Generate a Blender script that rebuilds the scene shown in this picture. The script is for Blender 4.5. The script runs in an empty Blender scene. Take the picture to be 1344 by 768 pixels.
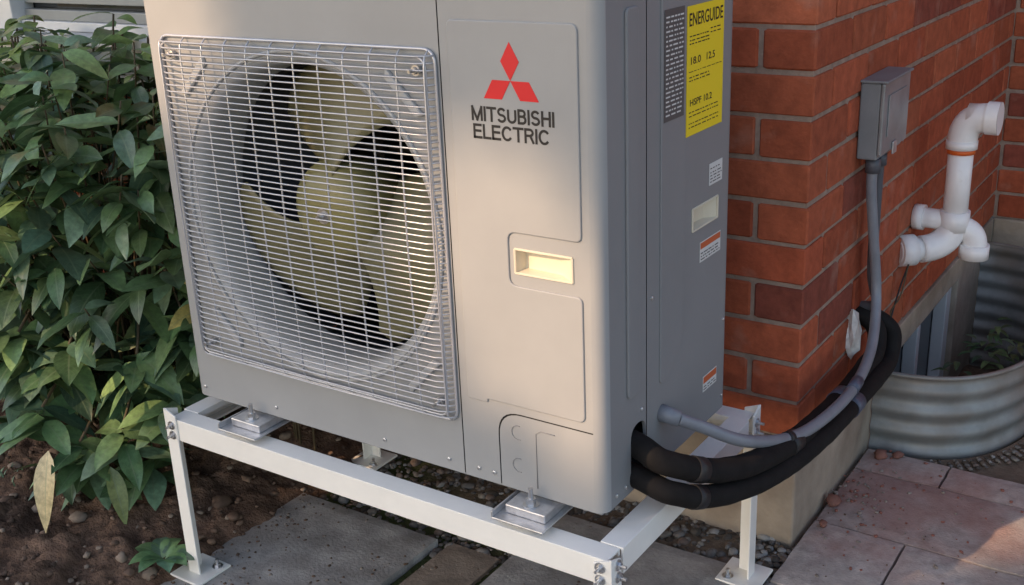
import bpy, bmesh, math, random
import numpy as np
from mathutils import Vector, Matrix, noise as mn
from mathutils.geometry import tessellate_polygon
random.seed(7); np.random.seed(7)
scn=bpy.context.scene
GZ=-0.45
# ------------------------------------------------------------------ materials
def mat(name,col,rough=.5,metal=0.,nscale=0,namt=0.,bscale=0,bstr=0.,bdist=.002,attr=False,col2=None,n2scale=0,n2thr=(.5,.7),spec=.5,coat=0.,rvar=0.):
    m=bpy.data.materials.new(name); m.use_nodes=True
    nt=m.node_tree; N=nt.nodes; L=nt.links; b=N['Principled BSDF']
    b.inputs['Roughness'].default_value=rough; b.inputs['Metallic'].default_value=metal
    b.inputs['Specular IOR Level'].default_value=spec; b.inputs['Coat Weight'].default_value=coat
    tc=N.new('ShaderNodeTexCoord'); last=None
    rgb=N.new('ShaderNodeRGB'); rgb.outputs[0].default_value=(*col,1); last=rgb.outputs[0]
    if attr:
        a=N.new('ShaderNodeAttribute'); a.attribute_name='Col'; last=a.outputs['Color']
    if nscale:
        n=N.new('ShaderNodeTexNoise'); n.inputs['Scale'].default_value=nscale; n.inputs['Detail'].default_value=8; n.inputs['Roughness'].default_value=.65
        L.new(tc.outputs['Object'],n.inputs['Vector'])
        mr=N.new('ShaderNodeMapRange'); mr.inputs['From Min'].default_value=.3; mr.inputs['From Max'].default_value=.7
        mr.inputs['To Min'].default_value=1-namt; mr.inputs['To Max'].default_value=1+namt
        L.new(n.outputs['Fac'],mr.inputs['Value'])
        mx=N.new('ShaderNodeMix'); mx.data_type='RGBA'; mx.blend_type='MULTIPLY'; mx.inputs[0].default_value=1
        L.new(last,mx.inputs[6]); L.new(mr.outputs[0],mx.inputs[7]); last=mx.outputs[2]
        if rvar:
            mr2=N.new('ShaderNodeMapRange'); mr2.inputs['From Min'].default_value=.3; mr2.inputs['From Max'].default_value=.7
            mr2.inputs['To Min'].default_value=rough-rvar; mr2.inputs['To Max'].default_value=rough+rvar
            L.new(n.outputs['Fac'],mr2.inputs['Value']); L.new(mr2.outputs[0],b.inputs['Roughness'])
    if col2:
        n=N.new('ShaderNodeTexNoise'); n.inputs['Scale'].default_value=n2scale; n.inputs['Detail'].default_value=6
        L.new(tc.outputs['Object'],n.inputs['Vector'])
        mr=N.new('ShaderNodeMapRange'); mr.inputs['From Min'].default_value=n2thr[0]; mr.inputs['From Max'].default_value=n2thr[1]
        L.new(n.outputs['Fac'],mr.inputs['Value'])
        mx=N.new('ShaderNodeMix'); mx.data_type='RGBA'
        L.new(mr.outputs[0],mx.inputs[0]); L.new(last,mx.inputs[6]); mx.inputs[7].default_value=(*col2,1); last=mx.outputs[2]
    L.new(last,b.inputs['Base Color'])
    if bscale:
        n=N.new('ShaderNodeTexNoise'); n.inputs['Scale'].default_value=bscale; n.inputs['Detail'].default_value=8; n.inputs['Roughness'].default_value=.6
        L.new(tc.outputs['Object'],n.inputs['Vector'])
        bp=N.new('ShaderNodeBump'); bp.inputs['Strength'].default_value=bstr; bp.inputs['Distance'].default_value=bdist
        L.new(n.outputs['Fac'],bp.inputs['Height']); L.new(bp.outputs[0],b.inputs['Normal'])
    return m
M={}
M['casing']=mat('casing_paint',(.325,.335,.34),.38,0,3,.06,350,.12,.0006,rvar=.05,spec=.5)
M['casing_shaded']=mat('casing_paint_shaded',(.24,.245,.25),.45,0,3,.06,350,.12,.0006)  # casing paint again, darkened: shade of the side faces is in the colour
M['shroud']=mat('shroud_paint',(.46,.47,.475),.42,0,8,.08)
M['interior']=mat('interior_dark',(.02,.02,.02),.8)
M['fan']=mat('fan_plastic_yellow_lit',(.18,.17,.09),.38,0,6,.12)  # grey plastic; yellow reflected light put into the olive tone
M['hub_yellow_lit']=mat('fan_hub_yellow_lit',(.24,.22,.09),.35,0,6,.12)  # brighter and yellower than the blades: warm light put into the hub colour
M['wire']=mat('coated_wire',(.52,.53,.56),.28,.4,20,.1)
M['coil']=mat('coil_fins',(.02,.02,.02),.6,.2)
M['cream']=mat('cream_plastic',(.66,.60,.47),.5,0,20,.05)
M['red']=mat('red_print',(.66,.012,.018),.5)
M['black']=mat('black_print',(.012,.012,.014),.5)
M['yellow']=mat('yellow_label',(.88,.66,.02),.5)
M['lwhite']=mat('white_label',(.66,.66,.64),.5)
M['lorange']=mat('orange_print',(.55,.12,.04),.5)
M['lgrey']=mat('grey_label',(.09,.09,.09),.5)
M['stand']=mat('white_powder_coat',(.88,.86,.80),.28,0,9,.05,200,.15,.0006,col2=(.5,.43,.34),n2scale=13,n2thr=(.70,.84))
M['galv']=mat('galvanised_steel',(.58,.59,.61),.36,.7,30,.25,60,.1,.001)
M['wellsteel']=mat('corrugated_steel',(.27,.29,.29),.5,.35,7,.3,40,.2,.001,col2=(.20,.165,.135),n2scale=5,n2thr=(.42,.68))
M['bolt']=mat('bolt_steel',(.6,.6,.6),.3,.9,50,.2)
M['rubber']=mat('foam_insulation',(.009,.008,.008),.8,0,30,.4,120,.4,.001,spec=.25)
M['tape']=mat('tape',(.08,.09,.13),.35,0,60,.2)
M['conduit']=mat('grey_conduit',(.20,.215,.245),.38,0,25,.12)
M['conduitd']=mat('dark_conduit',(.08,.085,.10),.45,0,25,.12)
M['pvc']=mat('white_pvc',(.84,.83,.82),.3,0,15,.05,col2=(.5,.45,.38),n2scale=14,n2thr=(.68,.88))
M['orange']=mat('orange_band',(.7,.13,.02),.4)
M['boxgrey']=mat('enclosure_grey',(.19,.21,.225),.4,0,12,.1)
M['boxlid']=mat('enclosure_lid',(.28,.30,.31),.3,.3,12,.2)
M['brick']=mat('brick',(.4,.1,.05),.85,0,28,.25,90,.8,.003,attr=True,col2=(.42,.22,.16),n2scale=9,n2thr=(.60,.9),spec=.25)
M['mortar']=mat('mortar',(.33,.25,.20),.95,0,30,.25,150,.8,.003,spec=.2)
M['concrete']=mat('foundation_concrete',(.36,.30,.235),.9,0,6,.25,50,.7,.005,col2=(.20,.15,.11),n2scale=5,n2thr=(.5,.75),spec=.25)
M['slab']=mat('slab_concrete',(.35,.335,.315),.85,0,14,.35,120,.8,.003,col2=(.20,.185,.165),n2scale=4.5,n2thr=(.44,.70),spec=.3)
M['wood']=mat('brown_slab',(.28,.225,.175),.85,0,14,.35,100,.7,.004,spec=.25)
M['soil']=mat('soil',(.18,.113,.077),.95,0,22,.55,90,1.,.012,col2=(.08,.05,.035),n2scale=9,n2thr=(.45,.65),spec=.15)
M['pebble']=mat('pebbles',(.2,.2,.2),.75,0,60,.25,attr=True,spec=.3)
M['white']=mat('white_trim',(.62,.63,.62),.5,0,8,.06)
M['sash']=mat('grey_sash',(.25,.27,.27),.5,0,8,.1)
M['glass']=mat('window_glass',(.03,.035,.04),.08,0,spec=.8)
M['stem']=mat('stem',(.08,.06,.03),.7,0,30,.3)
M['added_tree_bark']=mat('added_tree_bark',(.10,.075,.055),.9,0,12,.4,30,1,.02)
M['foil']=mat('white_sealant',(.65,.63,.6),.5,0,40,.2,60,.8,.004)
def paver_mat():
    m=mat('paver_concrete',(.30,.255,.235),.88,0,30,.3,160,.9,.003,attr=True,col2=(.27,.235,.21),n2scale=4,n2thr=(.5,.8),spec=.25)
    nt=m.node_tree;N=nt.nodes;L=nt.links;b=N['Principled BSDF']
    src=b.inputs['Base Color'].links[0].from_socket
    tc=N.new('ShaderNodeTexCoord'); vm=N.new('ShaderNodeVectorMath'); vm.operation='DISTANCE'; vm.inputs[1].default_value=(.24,1.12,GZ)
    L.new(tc.outputs['Object'],vm.inputs[0])
    n=N.new('ShaderNodeTexNoise'); n.inputs['Scale'].default_value=7; n.inputs['Detail'].default_value=8; L.new(tc.outputs['Object'],n.inputs['Vector'])
    ad=N.new('ShaderNodeMath'); ad.operation='MULTIPLY_ADD'; ad.inputs[1].default_value=-.9; L.new(n.outputs['Fac'],ad.inputs[0]); L.new(vm.outputs['Value'],ad.inputs[2])
    mr=N.new('ShaderNodeMapRange'); mr.inputs['From Min'].default_value=.0; mr.inputs['From Max'].default_value=-.35; mr.inputs['To Min'].default_value=0; mr.inputs['To Max'].default_value=.55
    L.new(ad.outputs[0],mr.inputs['Value'])
    mx=N.new('ShaderNodeMix'); mx.data_type='RGBA'; L.new(mr.outputs[0],mx.inputs[0]); L.new(src,mx.inputs[6]); mx.inputs[7].default_value=(.31,.12,.09,1)
    L.new(mx.outputs[2],b.inputs['Base Color'])
    return m
M['paver']=paver_mat()
def leaf_mat(name):
    m=mat(name,(.05,.1,.03),.33,0,70,.35,90,.3,.001,attr=True,spec=.65)
    nt=m.node_tree;N=nt.nodes;L=nt.links;b=N['Principled BSDF']
    src=b.inputs['Base Color'].links[0].from_socket
    uv=N.new('ShaderNodeUVMap'); sp=N.new('ShaderNodeSeparateXYZ'); L.new(uv.outputs[0],sp.inputs[0])
    s=N.new('ShaderNodeMath'); s.operation='SUBTRACT'; s.inputs[1].default_value=.5; L.new(sp.outputs[0],s.inputs[0])
    a=N.new('ShaderNodeMath'); a.operation='ABSOLUTE'; L.new(s.outputs[0],a.inputs[0])
    mr=N.new('ShaderNodeMapRange'); mr.inputs['From Min'].default_value=.05; mr.inputs['From Max'].default_value=.0; mr.inputs['To Max'].default_value=.6
    L.new(a.outputs[0],mr.inputs['Value'])
    v=N.new('ShaderNodeMath'); v.operation='MULTIPLY_ADD'; v.inputs[1].default_value=-.5; L.new(a.outputs[0],v.inputs[0]); L.new(sp.outputs[1],v.inputs[2])
    v2=N.new('ShaderNodeMath'); v2.operation='MULTIPLY'; v2.inputs[1].default_value=62; L.new(v.outputs[0],v2.inputs[0])
    v3=N.new('ShaderNodeMath'); v3.operation='SINE'; L.new(v2.outputs[0],v3.inputs[0])
    v4=N.new('ShaderNodeMapRange'); v4.inputs['From Min'].default_value=.85; v4.inputs['From Max'].default_value=1; v4.inputs['To Max'].default_value=.22; L.new(v3.outputs[0],v4.inputs['Value'])
    mxm=N.new('ShaderNodeMath'); mxm.operation='MAXIMUM'; L.new(mr.outputs[0],mxm.inputs[0]); L.new(v4.outputs[0],mxm.inputs[1])
    mx=N.new('ShaderNodeMix'); mx.data_type='RGBA'; L.new(mxm.outputs[0],mx.inputs[0]); L.new(src,mx.inputs[6]); mx.inputs[7].default_value=(.20,.26,.15,1)
    L.new(mx.outputs[2],b.inputs['Base Color'])
    tr=N.new('ShaderNodeBsdfTranslucent'); L.new(mx.outputs[2],tr.inputs['Color'])
    ms=N.new('ShaderNodeMixShader'); ms.inputs[0].default_value=.15
    L.new(b.outputs[0],ms.inputs[1]); L.new(tr.outputs[0],ms.inputs[2]); L.new(ms.outputs[0],N['Material Output'].inputs['Surface'])
    return m
M['leaf']=leaf_mat('leaf')
# ------------------------------------------------------------------ helpers
def empty(name):
    e=bpy.data.objects.new(name,None); scn.collection.objects.link(e); e.empty_display_size=.1; return e
def mesh(name,V,F,m,parent=None,smooth=False,cols=None,uvs=None):
    me=bpy.data.meshes.new(name); me.from_pydata([tuple(v) for v in V],[],F); me.update()
    if m: me.materials.append(M[m] if isinstance(m,str) else m)
    if cols is not None:
        ca=me.color_attributes.new(name='Col',type='FLOAT_COLOR',domain='POINT')
        c=np.ones((len(V),4),dtype=np.float32); c[:,:3]=np.array(cols); ca.data.foreach_set('color',c.ravel())
    if uvs is not None:
        ul=me.uv_layers.new(name='UVMap'); vi=np.zeros(len(me.loops),dtype=np.int32); me.loops.foreach_get('vertex_index',vi)
        ul.data.foreach_set('uv',np.array(uvs,dtype=np.float32)[vi].ravel())
    if smooth: me.polygons.foreach_set('use_smooth',[True]*len(me.polygons))
    o=bpy.data.objects.new(name,me); scn.collection.objects.link(o)
    if parent: o.parent=parent
    return o
def bev(o,w,seg=2):
    b=o.modifiers.new('Bevel','BEVEL'); b.width=w; b.segments=seg; b.limit_method='ANGLE'; b.angle_limit=math.radians(35); return o
BF=[(0,3,2,1),(4,5,6,7),(0,1,5,4),(1,2,6,5),(2,3,7,6),(3,0,4,7)]
def box(name,a,b,m,parent=None,bw=.002):
    x0,y0,z0=a;x1,y1,z1=b
    V=[(x0,y0,z0),(x1,y0,z0),(x1,y1,z0),(x0,y1,z0),(x0,y0,z1),(x1,y0,z1),(x1,y1,z1),(x0,y1,z1)]
    o=mesh(name,V,BF,m,parent)
    if bw: bev(o,bw)
    return o
def rpoly(pts,r,seg=5):
    out=[];n=len(pts)
    for i in range(n):
        p=Vector(pts[i]);a=Vector(pts[i-1]);b=Vector(pts[(i+1)%n])
        rr=r[i] if isinstance(r,(list,tuple)) else r
        if rr<=0: out.append(tuple(p)); continue
        da=(a-p).normalized();db=(b-p).normalized()
        p0=p+da*rr;p1=p+db*rr
        for k in range(seg+1):
            t=k/seg; q=(1-t)**2*p0+2*t*(1-t)*p+t*t*p1; out.append((q.x,q.y))
    return out
def circ(cx,cy,r,n=64): return [(cx+r*math.cos(2*math.pi*k/n),cy+r*math.sin(2*math.pi*k/n)) for k in range(n)]
def front(y): return lambda p:(p[0],y,p[1])
def side(x): return lambda p:(x,p[0],p[1])
def plate(name,outer,holes,fmap,m,parent,lip=None):
    loops=[[Vector((p[0],p[1],0)) for p in outer]]+[[Vector((p[0],p[1],0)) for p in h] for h in holes]
    tris=tessellate_polygon(loops); flat=[p for l in [outer]+holes for p in l]
    V=[fmap(p) for p in flat]; F=[tuple(t) for t in tris]
    if lip:
        k=len(outer)
        for h in holes:
            n=len(h);b0=len(V)
            for p in h:
                q=fmap(p); V.append((q[0]+lip[0],q[1]+lip[1],q[2]+lip[2]))
            for i in range(n): F.append((k+i,k+(i+1)%n,b0+(i+1)%n,b0+i))
            k+=n
    return mesh(name,V,F,m,parent)
def prism(name,pts,f0,f1,m,parent,bw=0):
    n=len(pts);V=[f0(p) for p in pts]+[f1(p) for p in pts]
    F=[tuple(range(n)),tuple(range(2*n-1,n-1,-1))]+[(i,(i+1)%n+0,(i+1)%n+n,i+n) for i in range(n)]
    o=mesh(name,V,F,m,parent)
    bm=bmesh.new();bm.from_mesh(o.data);bmesh.ops.recalc_face_normals(bm,faces=bm.faces);bm.to_mesh(o.data);bm.free()
    if bw: bev(o,bw,3)
    return o
def sweep(V,F,pts,r,seg=8,caps=True):
    pts=[Vector(p) for p in pts];n=len(pts)
    t0=(pts[1]-pts[0]).normalized(); up=Vector((0,0,1)) if abs(t0.z)<.9 else Vector((0,1,0))
    nrm=(up-t0*up.dot(t0)).normalized(); b0=len(V)
    for i,p in enumerate(pts):
        if i==0:t=t0
        elif i==n-1:t=(pts[-1]-pts[-2]).normalized()
        else:t=((pts[i+1]-p).normalized()+(p-pts[i-1]).normalized()).normalized()
        nrm=(nrm-t*nrm.dot(t)).normalized(); bn=t.cross(nrm); rr=r[i] if isinstance(r,(list,tuple)) else r
        for k in range(seg):
            a=2*math.pi*k/seg; V.append(tuple(p+nrm*rr*math.cos(a)+bn*rr*math.sin(a)))
    for i in range(n-1):
        for k in range(seg):
            F.append((b0+i*seg+k,b0+i*seg+(k+1)%seg,b0+(i+1)*seg+(k+1)%seg,b0+(i+1)*seg+k))
    if caps:
        F.append(tuple(b0+k for k in reversed(range(seg)))); F.append(tuple(b0+(n-1)*seg+k for k in range(seg)))
def tube(name,pts,r,m,parent,seg=16,caps=True):
    V=[];F=[];sweep(V,F,pts,r,seg,caps); o=mesh(name,V,F,m,parent)
    for p in o.data.polygons: p.use_smooth=len(p.vertices)==4
    return o
def cat(P,n=10):
    P=[Vector(p) for p in P];P=[2*P[0]-P[1]]+P+[2*P[-1]-P[-2]];out=[]
    for i in range(1,len(P)-2):
        for k in range(n):
            t=k/n;a,b,c,d=P[i-1],P[i],P[i+1],P[i+2]
            out.append(.5*((2*b)+(c-a)*t+(2*a-5*b+4*c-d)*t*t+(3*b-a-3*c+d)*t**3))
    out.append(P[-2]);return out
def text(name,s,box2,fmap,m,parent,fat=0):
    cu=bpy.data.curves.new(name,'FONT'); cu.body=s; cu.offset=fat; cu.resolution_u=4
    o=bpy.data.objects.new(name,cu); scn.collection.objects.link(o)
    bpy.context.view_layer.update(); me=bpy.data.meshes.new_from_object(o.evaluated_get(bpy.context.evaluated_depsgraph_get()))
    bpy.data.objects.remove(o)
    c=np.array([v.co[:] for v in me.vertices]);mi=c.min(0);ma=c.max(0);x0,x1,z0,z1=box2
    for v in me.vertices:
        u=(v.co.x-mi[0])/(ma[0]-mi[0]);w=(v.co.y-mi[1])/(ma[1]-mi[1])
        v.co=fmap((x0+u*(x1-x0),z0+w*(z1-z0)))
    me.materials.clear(); me.materials.append(M[m])
    o=bpy.data.objects.new(name,me); scn.collection.objects.link(o); o.parent=parent; return o
def arcp(cx,cy,rx,ry,a0,a1,n=14): return [(cx+rx*math.cos(math.radians(a0+(a1-a0)*k/n)),cy+ry*math.sin(math.radians(a0+(a1-a0)*k/n))) for k in range(n+1)]
GL={'M':(.86,[[(0,0),(0,1)],[(0,1),(.43,0)],[(.43,0),(.86,1)],[(.86,1),(.86,0)]]),
'I':(.0,[[(0,0),(0,1)]]),
'T':(.66,[[(.33,0),(.33,1)],[(-.03,1),(.69,1)]]),
'S':(.62,[arcp(.31,.75,.29,.25,20,180,12)+arcp(.31,.75,.29,.25,180,270,6)[1:]+arcp(.31,.25,.31,.25,90,-90,12)[1:]+arcp(.31,.25,.31,.25,-90,-165,6)[1:]]),
'U':(.66,[[(0,1),(0,.33)]+arcp(.33,.33,.33,.33,180,360,14)+[(.66,1)]]),
'B':(.60,[[(0,0),(0,1)],[(0,1),(.32,1)]+arcp(.32,.765,.24,.235,90,-90,10)+[(0,.53)],[(0,0),(.34,0)]+arcp(.34,.265,.27,.265,-90,90,10)+[(0,.53)]]),
'H':(.66,[[(0,0),(0,1)],[(.66,0),(.66,1)],[(0,.53),(.66,.53)]]),
'E':(.56,[[(0,0),(0,1)],[(0,1),(.56,1)],[(0,.53),(.52,.53)],[(0,0),(.58,0)]]),
'L':(.50,[[(0,1),(0,0)],[(0,0),(.52,0)]]),
'C':(.70,[arcp(.37,.5,.37,.5,35,325,26)]),
'R':(.62,[[(0,0),(0,1)],[(0,1),(.34,1)]+arcp(.34,.755,.25,.245,90,-90,10)+[(0,.51)],[(.38,.51),(.62,0)]])}
def lettering(name,s,box2,w,fmap,m,parent,gap=.30):
    tot=sum(GL[c][0] for c in s)+gap*(len(s)-1)
    x0,x1,z0,z1=box2;sx=(x1-x0-w)/tot;sz=(z1-z0-w);x=0;V=[];F=[]
    for c in s:
        adv,st_=GL[c]
        for q,pl in enumerate(st_):
            pts=[Vector((x0+w/2+(x+p[0])*sx,z0+w/2+p[1]*sz)) for p in pl]
            n=len(pts);d0=(pts[1]-pts[0]).normalized();d1=(pts[-1]-pts[-2]).normalized()
            if n==2: pts[0]=pts[0]-d0*w*.5;pts[1]=pts[1]+d1*w*.5
            k=len(V);off=-.00004*(q%3)
            for i,p in enumerate(pts):
                a=pts[max(0,i-1)];b=pts[min(n-1,i+1)];t=(b-a).normalized();nn=Vector((-t.y,t.x))*w*.5
                for qq in (p+nn,p-nn):
                    v=fmap((qq.x,qq.y));V.append((v[0],v[1]+off,v[2]))
            for i in range(n-1):F.append((k+2*i,k+2*i+1,k+2*i+3,k+2*i+2))
        x+=adv+gap
    return mesh(name,V,F,m,parent)
def screw(name,c,axis,r,m,parent,h=.004):
    c=Vector(c);a=Vector(axis); V=[];F=[]; sweep(V,F,[c,c+a*h*.7,c+a*h],[r,r,r*.6],12); return mesh(name,V,F,m,parent)
def hexbolt(name,c,axis,r,h,parent,washer=True):
    c=Vector(c);a=Vector(axis);V=[];F=[]
    if washer: sweep(V,F,[c,c+a*.002],r*1.6,16)
    sweep(V,F,[c+a*.002,c+a*(h*.4)],r,6); sweep(V,F,[c+a*h*.4,c+a*h],r*.5,10)
    return mesh(name,V,F,'bolt',parent)
# ------------------------------------------------------------------ heat pump
W=1.05;D=.512;H=.99
hp=empty('heat_pump_outdoor_unit')
fc=(-.649,.452);FR=.318
R=.022
def arc(cx,cy,r,a0,a1,n=6): return [(cx+r*math.cos(math.radians(a0+(a1-a0)*k/n)),cy+r*math.sin(math.radians(a0+(a1-a0)*k/n))) for k in range(n+1)]
def wallstrip(name,path,z0,z1,m,par):
    V=[(p[0],p[1],z0) for p in path]+[(p[0],p[1],z1) for p in path];n=len(path)
    return mesh(name,V,[(i,i+1,i+1+n,i+n) for i in range(n-1)],m,par,True)
wallstrip('front_right_corner',arc(-R,R,R,-90,0),0,H,'casing',hp)
wallstrip('back_casing',arc(-.015,D-.015,.015,0,90)+arc(-W+.015,D-.015,.015,90,180),0,H,'casing_shaded',hp)
wallstrip('left_casing',[(-W,D-.0155),(-W,R)],0,H,'casing_shaded',hp)
wallstrip('front_left_corner',arc(-W+R,R,R,180,270),0,H,'casing',hp)
def sq(x0,x1,z0,z1): return [(x0,z0),(x1,z0),(x1,z1),(x0,z1)]
plate('fan_panel',sq(-W+R,-.3045,0,H),[circ(fc[0],fc[1],FR,96)],front(0),'casing',hp)
hh=rpoly(sq(-.169,-.054,.424,.469),.006,3)
plate('service_panel',[(-.302,0),(-.2215,0)]+rpoly([(-.2215,.06),(-.2215,.1555),(-.1,.1555)],[0,.05,0],8)+[(-R,.1555),(-R,H),(-.302,H)],[hh],front(0),'casing',hp,lip=(0,.004,0))
plate('pipe_cover',[(-.219,0)]+rpoly([(-.219,.06),(-.219,.153),(-.1,.153)],[0,.05,0],8)+[(-R,.153),(-R,0)],[],front(0),'casing',hp)
box('seam_shade_sheet',(-.31,.003,0.001),(-.21,.006,H-.001),'interior',hp,0)  # added dark sheet: shade of the gap put into its colour
box('seam_shade_sheet_low',(-.23,.003,.14),(-.0225,.006,.17),'interior',hp,0)  # dark sheet standing in for shade in the lower gap
emb=rpoly([(-.284,.845),(-.284,.165),(-.24,.165),(-.24,.172),(-.036,.172),(-.036,.402),(-.18,.402),(-.18,.497),(-.036,.497),(-.036,.845)],[.012,.006,0,0,.014,.012,.016,.016,.012,.014],6)
prism('service_panel_emboss',emb,front(.001),front(-.0035),'casing',hp,.003)
for i,(cx,cz) in enumerate([(-.178,.118),(-.178,.052)]):
    V=[];F=[]
    a0=[(cx+.014*math.cos(a),-.0005,cz+.014*math.sin(a)) for a in [math.pi*.5+math.pi*1.2*k/14-math.pi*.1 for k in range(15)]]
    sweep(V,F,a0,.0009,5); mesh('knockout_%d'%i,V,F,'casing_shaded',hp)
tube('knockout_line',[(-.14,-.0003,.015),(-.14,-.0003,.125),(-.13,-.0003,.132),(-.1,-.0003,.132)],.001,'casing_shaded',hp,5)
def pocket(name,x0,x1,z0,z1,depth,fm,par):
    P=lambda u,z,d: fm(u,z,d)
    V=[P(x0,z0,0),P(x1,z0,0),P(x1,z1,0),P(x0,z1,0),P(x0+.006,z0+.003,depth),P(x1-.03,z0+.003,depth*.7),P(x1-.03,z1-.003,depth*.7),P(x0+.006,z1-.003,depth)]
    mesh(name,V,[(0,1,5,4),(1,2,6,5),(2,3,7,6),(3,0,4,7),(4,5,6,7)],'cream',par)
    V=[];F=[]
    o=[P(x0-.001,z0-.001,-.001),P(x1+.001,z0-.001,-.001),P(x1+.001,z1+.001,-.001),P(x0-.001,z1+.001,-.001)]
    for i in range(4): sweep(V,F,[o[i],o[(i+1)%4]],.0022,6)
    mesh(name+'_rim',V,F,'cream',par)
pocket('front_handle',-.167,-.056,.426,.467,.022,lambda u,z,d:(u,d,z),hp)
plate('side_corner_panel',sq(R,.1535,0,H),[rpoly(sq(.095,.1525,.006,.128),[.02,.02,.028,.028],5)],side(0),'casing_shaded',hp,lip=(-.006,0,0))
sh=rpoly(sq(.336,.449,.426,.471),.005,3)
plate('side_panel',sq(.1565,D-.0155,0,H),[sh],side(0),'casing_shaded',hp,lip=(-.004,0,0))
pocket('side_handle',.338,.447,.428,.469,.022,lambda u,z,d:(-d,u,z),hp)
prism('side_rib',rpoly(sq(.080,.122,.19,.86),.012,4),side(-.001),side(.005),'casing_shaded',hp,.004)
prism('side_emboss',rpoly([(.205,.17),(.235,.17),(.30,.235),(.30,.90),(.205,.90)],[.01,.01,.02,.01,.01],4),side(-.001),side(.0032),'casing_shaded',hp,.003)
mesh('top_panel',[(-W,0,H),(0,0,H),(0,D,H),(-W,D,H)],[(0,1,2,3)],'casing',hp)
box('top_lid',(-W-.004,-.004,H+.001),(.004,D+.004,H+.02),'casing',hp,.006)
box('base_pan',(-W+.01,.006,-.006),(-.01,D-.006,.004),'casing_shaded',hp,.002)
mesh('coil',[(-W+.02,.44,.01),(-.3,.44,.01),(-.3,.44,H-.01),(-W+.02,.44,H-.01)],[(0,1,2,3)],'coil',hp)
V=[];F=[]
for k in range(90):
    x=-.99+k*.0076; z=len(V); V+=[(x,.43,.03),(x,.44,.03),(x,.44,H-.03),(x,.43,H-.03)];F.append((z,z+1,z+2,z+3))
for k in range(18):
    zz=.04+k*.05; z=len(V); V+=[(-1.0,.425,zz),(-.31,.425,zz),(-.31,.425,zz+.009),(-1.0,.425,zz+.009)];F.append((z,z+1,z+2,z+3))
mesh('coil_fin_rows',V,F,'coil',hp)
box('divider',(-.306,.02,.01),(-.29,.45,H-.01),'interior',hp,0)
prof=[(FR,0),(FR-.006,.004),(FR-.014,.012),(FR-.019,.024),(FR-.021,.045),(FR-.021,.10),(FR-.012,.125)]
n=96;V=[];F=[]
for r,y in prof:
    for k in range(n):
        a=2*math.pi*k/n;V.append((fc[0]+r*math.cos(a),y,fc[1]+r*math.sin(a)))
for i in range(len(prof)-1):
    for k in range(n):F.append((i*n+k,i*n+(k+1)%n,(i+1)*n+(k+1)%n,(i+1)*n+k))
mesh('bell_mouth',V,F,'shroud',hp,True)
V=[];F=[]
ring=[(fc[0]+(FR+.007)*math.cos(2*math.pi*k/96),-.001,fc[1]+(FR+.007)*math.sin(2*math.pi*k/96)) for k in range(97)]
sweep(V,F,ring,.004,8,False);mesh('opening_ring',V,F,'shroud',hp,True)
for i,a in enumerate([45,135,225,315]):
    c=Vector((fc[0]+(FR+.055)*math.cos(math.radians(a)),0,fc[1]+(FR+.055)*math.sin(math.radians(a)))); t=Vector((-math.sin(math.radians(a)),0,math.cos(math.radians(a)))); nn=Vector((math.cos(math.radians(a)),0,math.sin(math.radians(a))))
    P=[c+t*.055+nn*.008,c-t*.055+nn*.008,c-t*.045-nn*.008,c+t*.045-nn*.008]
    prism('pressed_rib_%d'%i,[(p.x,p.z) for p in P],front(.001),front(-.008),'shroud',hp,.003)
fy=.10
def blade(a0):
    V=[];F=[];nr=12;na=14
    for i in range(nr+1):
        s=i/nr;r=.08+s*.208
        a_c=math.radians(a0)-.42*s+.1
        wd=math.radians(76+16*s**.8)*(1-.25*max(0,s-.85)/.15)
        for j in range(na+1):
            u=j/na-.5;a=a_c+wd*u
            y=fy+.02+(.085-.03*s)*u*1.35-.018*math.cos(math.pi*u)+.012*s
            V.append((fc[0]+r*math.cos(a),y,fc[1]+r*math.sin(a)))
    for i in range(nr):
        for j in range(na):
            k=i*(na+1)+j;F.append((k,k+1,k+na+2,k+na+1))
    o=mesh('fan_blade',V,F,'fan',hp,True);s=o.modifiers.new('Solid','SOLIDIFY');s.thickness=.004
for a in (108,-12,232):blade(a)
V=[];F=[]
sweep(V,F,[(fc[0],y,fc[1]) for y in (fy+.07,fy-.01,fy-.03,fy-.046,fy-.054,fy-.056)],[.108,.105,.097,.073,.036,.012],40);mesh('fan_hub',V,F,'hub_yellow_lit',hp,True)
hexbolt('fan_nut',(fc[0],fy-.055,fc[1]),(0,-1,0),.01,.018,hp)
tube('fan_motor',[(fc[0],fy+.07,fc[1]),(fc[0],fy+.19,fc[1])],.055,'interior',hp,20)
box('motor_bracket_a',(fc[0]-.08,.30,.01),(fc[0]-.05,.315,H-.02),'coil',hp,.002)
box('motor_bracket_b',(fc[0]+.05,.30,.01),(fc[0]+.08,.315,H-.02),'coil',hp,.002)
gx0,gx1,gz0,gz1=-.998,-.311,.110,.795
V=[];F=[];nw=56
for k in range(nw):
    z=gz0+.010+(gz1-gz0-.020)*k/(nw-1)
    jx=.0006*math.sin(k*2.1)
    sweep(V,F,[(gx0,-.004,z),(gx0+.008,-.014,z),(gx0+.03,-.022,z+jx),((gx0+gx1)/2,-.026,z-jx),(gx1-.03,-.022,z-jx),(gx1-.008,-.014,z),(gx1,-.004,z)],.00165,6)
nv=12
for k in range(nv):
    x=gx0+.012+(gx1-gx0-.024)*k/(nv-1)
    sweep(V,F,[(x,-.003,gz0),(x,-.016,gz0+.012),(x,-.0195,gz0+.03),(x,-.0235,(gz0+gz1)/2),(x,-.0195,gz1-.03),(x,-.016,gz1-.012),(x,-.003,gz1)],.0018,6)
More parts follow.
